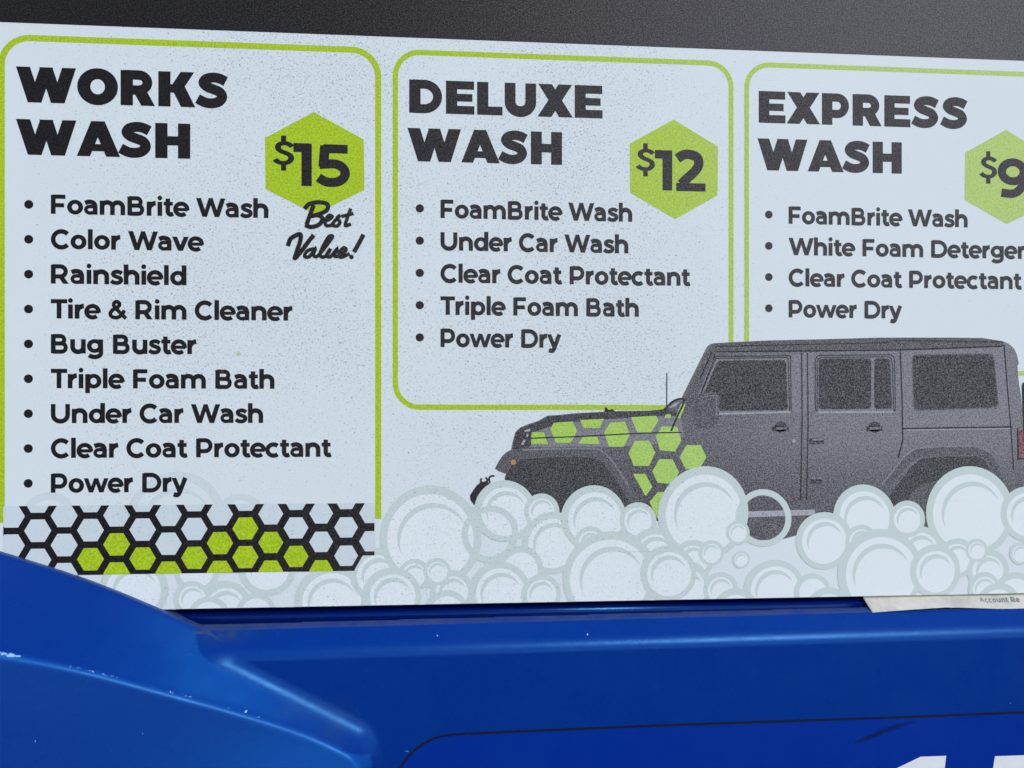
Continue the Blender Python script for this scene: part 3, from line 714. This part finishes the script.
sheen_wear = 0.42 * bandm * np.exp(-(((XX - f1.x) / .045) ** 2)) * (0.75 + 0.5 * n2)  # sheen of the slope, painted into the plastic's colour
sheen_wear += 0.40 * (dr < 0) * np.exp(-(((XX - f2.x) / .075) ** 2 + ((ZZ - f2.z) / .03) ** 2)) * (hump > rec + .004)  # front face painted brighter towards its lower right, as if catching light
sheen_wear += (0.75 * along + 0.22) * np.exp(-((dr - 0.0002) / 0.0013) ** 2) * (0.6 + 0.5 * n2) * (XX < at(345, 750).x)  # rubbed edge of the ridge together with its painted highlight
for nm, arr in (('chip', chip), ('grime', grime), ('fade', sheen_wear)):
    at_ = me.attributes.new(nm, 'FLOAT', 'POINT'); at_.data.foreach_set('value', np.clip(arr, 0, 1).ravel().astype(np.float32))
shell = bpy.data.objects.new('housing_shell', me); COL.objects.link(shell)
shell.parent = house; shell.matrix_parent_inverse = parent_world(house).inverted()

# door panel with its gap, the stuck-on numerals and a scuff
seam = [(392, 850), (394, 800), (398, 775), (402, 765), (412, 752.5), (424, 743.5), (436, 737.8), (450, 735), (480, 733.2), (640, 726.3), (760, 722), (896, 717.4), (1024, 712.4), (1140, 708.5)]
sp = spline([(at(x, y, -FACE).x, at(x, y, -FACE).z) for x, y in seam], 5)
m = MB(); m.ribbon(sp, 2.6 * PXM, -FACE - 0.00025); m.build('door_gap', M['gasket'], house)
ins, _ = offset(sp, 2.2 * PXM); _, ins2 = offset(sp, 2.2 * PXM)
inner = ins2
zl = at(500, 850, -.05).z
face = [p for p in inner] + [(inner[-1][0], zl)]
m = MB(); yd = -FACE - 0.0006
m.poly(face, yd)
edge = inner
for p, q2 in zip(edge, edge[1:]):
    n0 = len(m.v); m.v += [(p[0], yd, p[1]), (q2[0], yd, q2[1]), (q2[0], yd + 0.0006, q2[1]), (p[0], yd + 0.0006, p[1])]; m.f.append([n0, n0 + 1, n0 + 2, n0 + 3])
m.build('door_panel', M['blue_door'], house)
def hp(px, py): v = at(px, py, yd); return (v.x, v.z)
m = MB(); m.poly([hp(*p) for p in [(896.7, 768), (920.5, 756.6), (946, 755.7), (938, 825), (912, 825), (918, 780), (893, 790), (886, 774)]], yd - 0.0002); m.build('numeral', M['vinyl'], house)
m = MB(); m.poly([hp(*p) for p in [(994.8, 756.1), (1056, 754), (1054, 772), (1012, 773), (1010, 784), (1040, 786), (1052, 800), (1046, 822), (1020, 828), (985, 826), (986, 810), (1018, 812), (1026, 804), (1020, 798), (988, 798)]], yd - 0.0002); m.build('numeral', M['vinyl'], house)
n_ = N('rubbed_scuff'); tr = n_.t.nodes.new('ShaderNodeBsdfTransparent'); mx = n_.t.nodes.new('ShaderNodeMixShader')
n_.out((0.004, 0.006, 0.014), 0.6, 0.2)
n_.lk(n_.math('MULTIPLY', n_.attr('scuff'), n_.ramp(n_.noise(500.0, 4.0, 0.7), 0.30, 0.62, 0.35, 1.0)), mx.inputs[0])
n_.lk(tr.outputs[0], mx.inputs[1]); n_.lk(n_.b.outputs[0], mx.inputs[2])
n_.lk(mx.outputs[0], n_.t.nodes['Material Output'].inputs['Surface'])
m = MB(); path = spline([(854, 742.5), (866, 738.5), (880, 732.5), (895, 727), (908, 723.5), (918, 721)], 5); vals = []
for k, (p, nn) in enumerate(zip(path, path[1:] + [(924, 719.5)])):
    t = k / (len(path) - 1); w = (5.0 * math.sin(math.pi * min(1, 0.12 + t * 0.88)) ** 0.6) * 0.62
    for j in range(-3, 4):
        v = hp(p[0] + 0.3 * j * w * 0.3, p[1] + j / 3 * w); m.v.append((v[0], yd - 0.00012, v[1]))
        vals.append(max(0, 1 - (abs(j) / 3) ** 1.5) * 0.9 * math.sin(math.pi * min(1, 0.04 + 0.96 * (1 - t))) ** 0.5 * (1 - 0.6 * t))
for k in range(len(path) - 1):
    for j in range(6):
        b0 = k * 7 + j; m.f.append([b0, b0 + 1, b0 + 8, b0 + 7])
o = m.build('scuff_mark', n_.m, house)
at_ = o.data.attributes.new('scuff', 'FLOAT', 'POINT'); at_.data.foreach_set('value', vals)

# rail the sign stands over, and the back of the housing
m = MB(); zr0 = (at(640, 611.0, 0.004).z); NR = 20; rr = 0.0050; RX0, RX1 = at(-90, 610).x, at(1138, 610).x
for x in (RX0, RX1):
    for k in range(NR): m.v.append((x, 0.0075 + rr * math.cos(2 * math.pi * k / NR), zr0 + rr * math.sin(2 * math.pi * k / NR)))
for k in range(NR): m.f.append([k, (k + 1) % NR, NR + (k + 1) % NR, NR + k])
m.f += [list(range(NR))[::-1], list(range(NR, 2 * NR))]
m.build('sign_rail', M['blue_rail'], house, True)
box(XL + 0.002, XR - 0.002, 0.0135, 0.06, 0.0, ZT - 0.004).build('back_case', M['blue_back'], house)

# ------------------------------------------------------------------ torn paper label tucked behind the sign
prof_top = [(862, 596), (885, 596), (910, 595.6), (940, 595.2), (980, 594.8), (1024, 594.3), (1130, 592.5)]
prof_bot = [(872.5, 612.6), (885, 611.6), (912, 609.6), (945, 607.4), (968, 607.8), (1000, 609.0), (1130, 606)]
lab = empty('paper_label', at(950, 608, -0.002), 'torn cream paper label poking out under the right end of the menu board', 'label')
m = MB(); NU, NV = 40, 8
def lerp(pr, t):
    k = t * (len(pr) - 1); i = min(int(k), len(pr) - 2); f = k - i; return (pr[i][0] + (pr[i + 1][0] - pr[i][0]) * f, pr[i][1] + (pr[i + 1][1] - pr[i][1]) * f)
for i in range(NU + 1):
    for j in range(NV + 1):
        s_, t = i / NU, j / NV
        a_, b_ = lerp(prof_top, s_), lerp(prof_bot, s_)
        yy = 0.0019 - 0.0065 * t ** 1.3 + 0.0003 * math.sin(9 * s_ + 1) * t
        v = at(a_[0] + (b_[0] - a_[0]) * t, a_[1] + (b_[1] - a_[1]) * t - (4 * (1 - t) if j == 0 else 0), yy); m.v.append(tuple(v))
for i in range(NU):
    for j in range(NV):
        b0 = i * (NV + 1) + j; m.f.append([b0, b0 + 1, b0 + NV + 2, b0 + NV + 1])
o = m.build('label_sheet', M['paper'], lab, True)
sol = o.modifiers.new('thickness', 'SOLIDIFY'); sol.thickness = 0.00015; sol.offset = -1
m = MB(); X0, Z0 = at(982, 603.2, -0.0030).x, at(982, 603.2, -0.0030).z
pen = 0
for ch in 'Account Re':
    pr = (G[ch][1]); adv = G[ch][0]
    draw(m, pr, lambda q: (X0 + (pen + q[0]) * 0.0029, Z0 + q[1] * 0.0029), -0.0030)
    pen += adv + .08
zt_, zb_ = at(1000, 594.6, 0.0019).z, at(1000, 609.0, -0.0046).z
x9, x10 = at(980, 602, -0.001).x, at(1024, 602, -0.001).x
for k, (x_, y_, z_) in enumerate(m.v):         # the print lies on the curled sheet
    t = min(1, max(0, (zt_ - z_) / (zt_ - zb_))); s_ = 0.667 + 0.167 * (x_ - x9) / (x10 - x9)
    m.v[k] = (x_, 0.0019 - 0.0065 * t ** 1.3 + 0.0003 * math.sin(9 * s_ + 1) * t - 0.00022 + (y_ + 0.0030) * 0.3, z_)
m.build('label_text', M['paper_ink'], lab)

# ------------------------------------------------------------------ unseen asphalt under the machine, added for a dark reflection from below
n_ = N('asphalt'); n_.bump(n_.noise(90.0, 5.0, 0.7), 0.4, 0.004)
M['asphalt'] = n_.out(n_.mix(n_.noise(60.0, 5.0, 0.7), (0.035, 0.035, 0.037), (0.075, 0.074, 0.072)), 0.85)
m = MB(); m.v = [(-60, -60, 0), (60, -60, 0), (60, 60, 0), (-60, 60, 0)]; m.f = [(0, 1, 2, 3)]
o = m.build('ground', M['asphalt']); o['kind'] = 'structure'
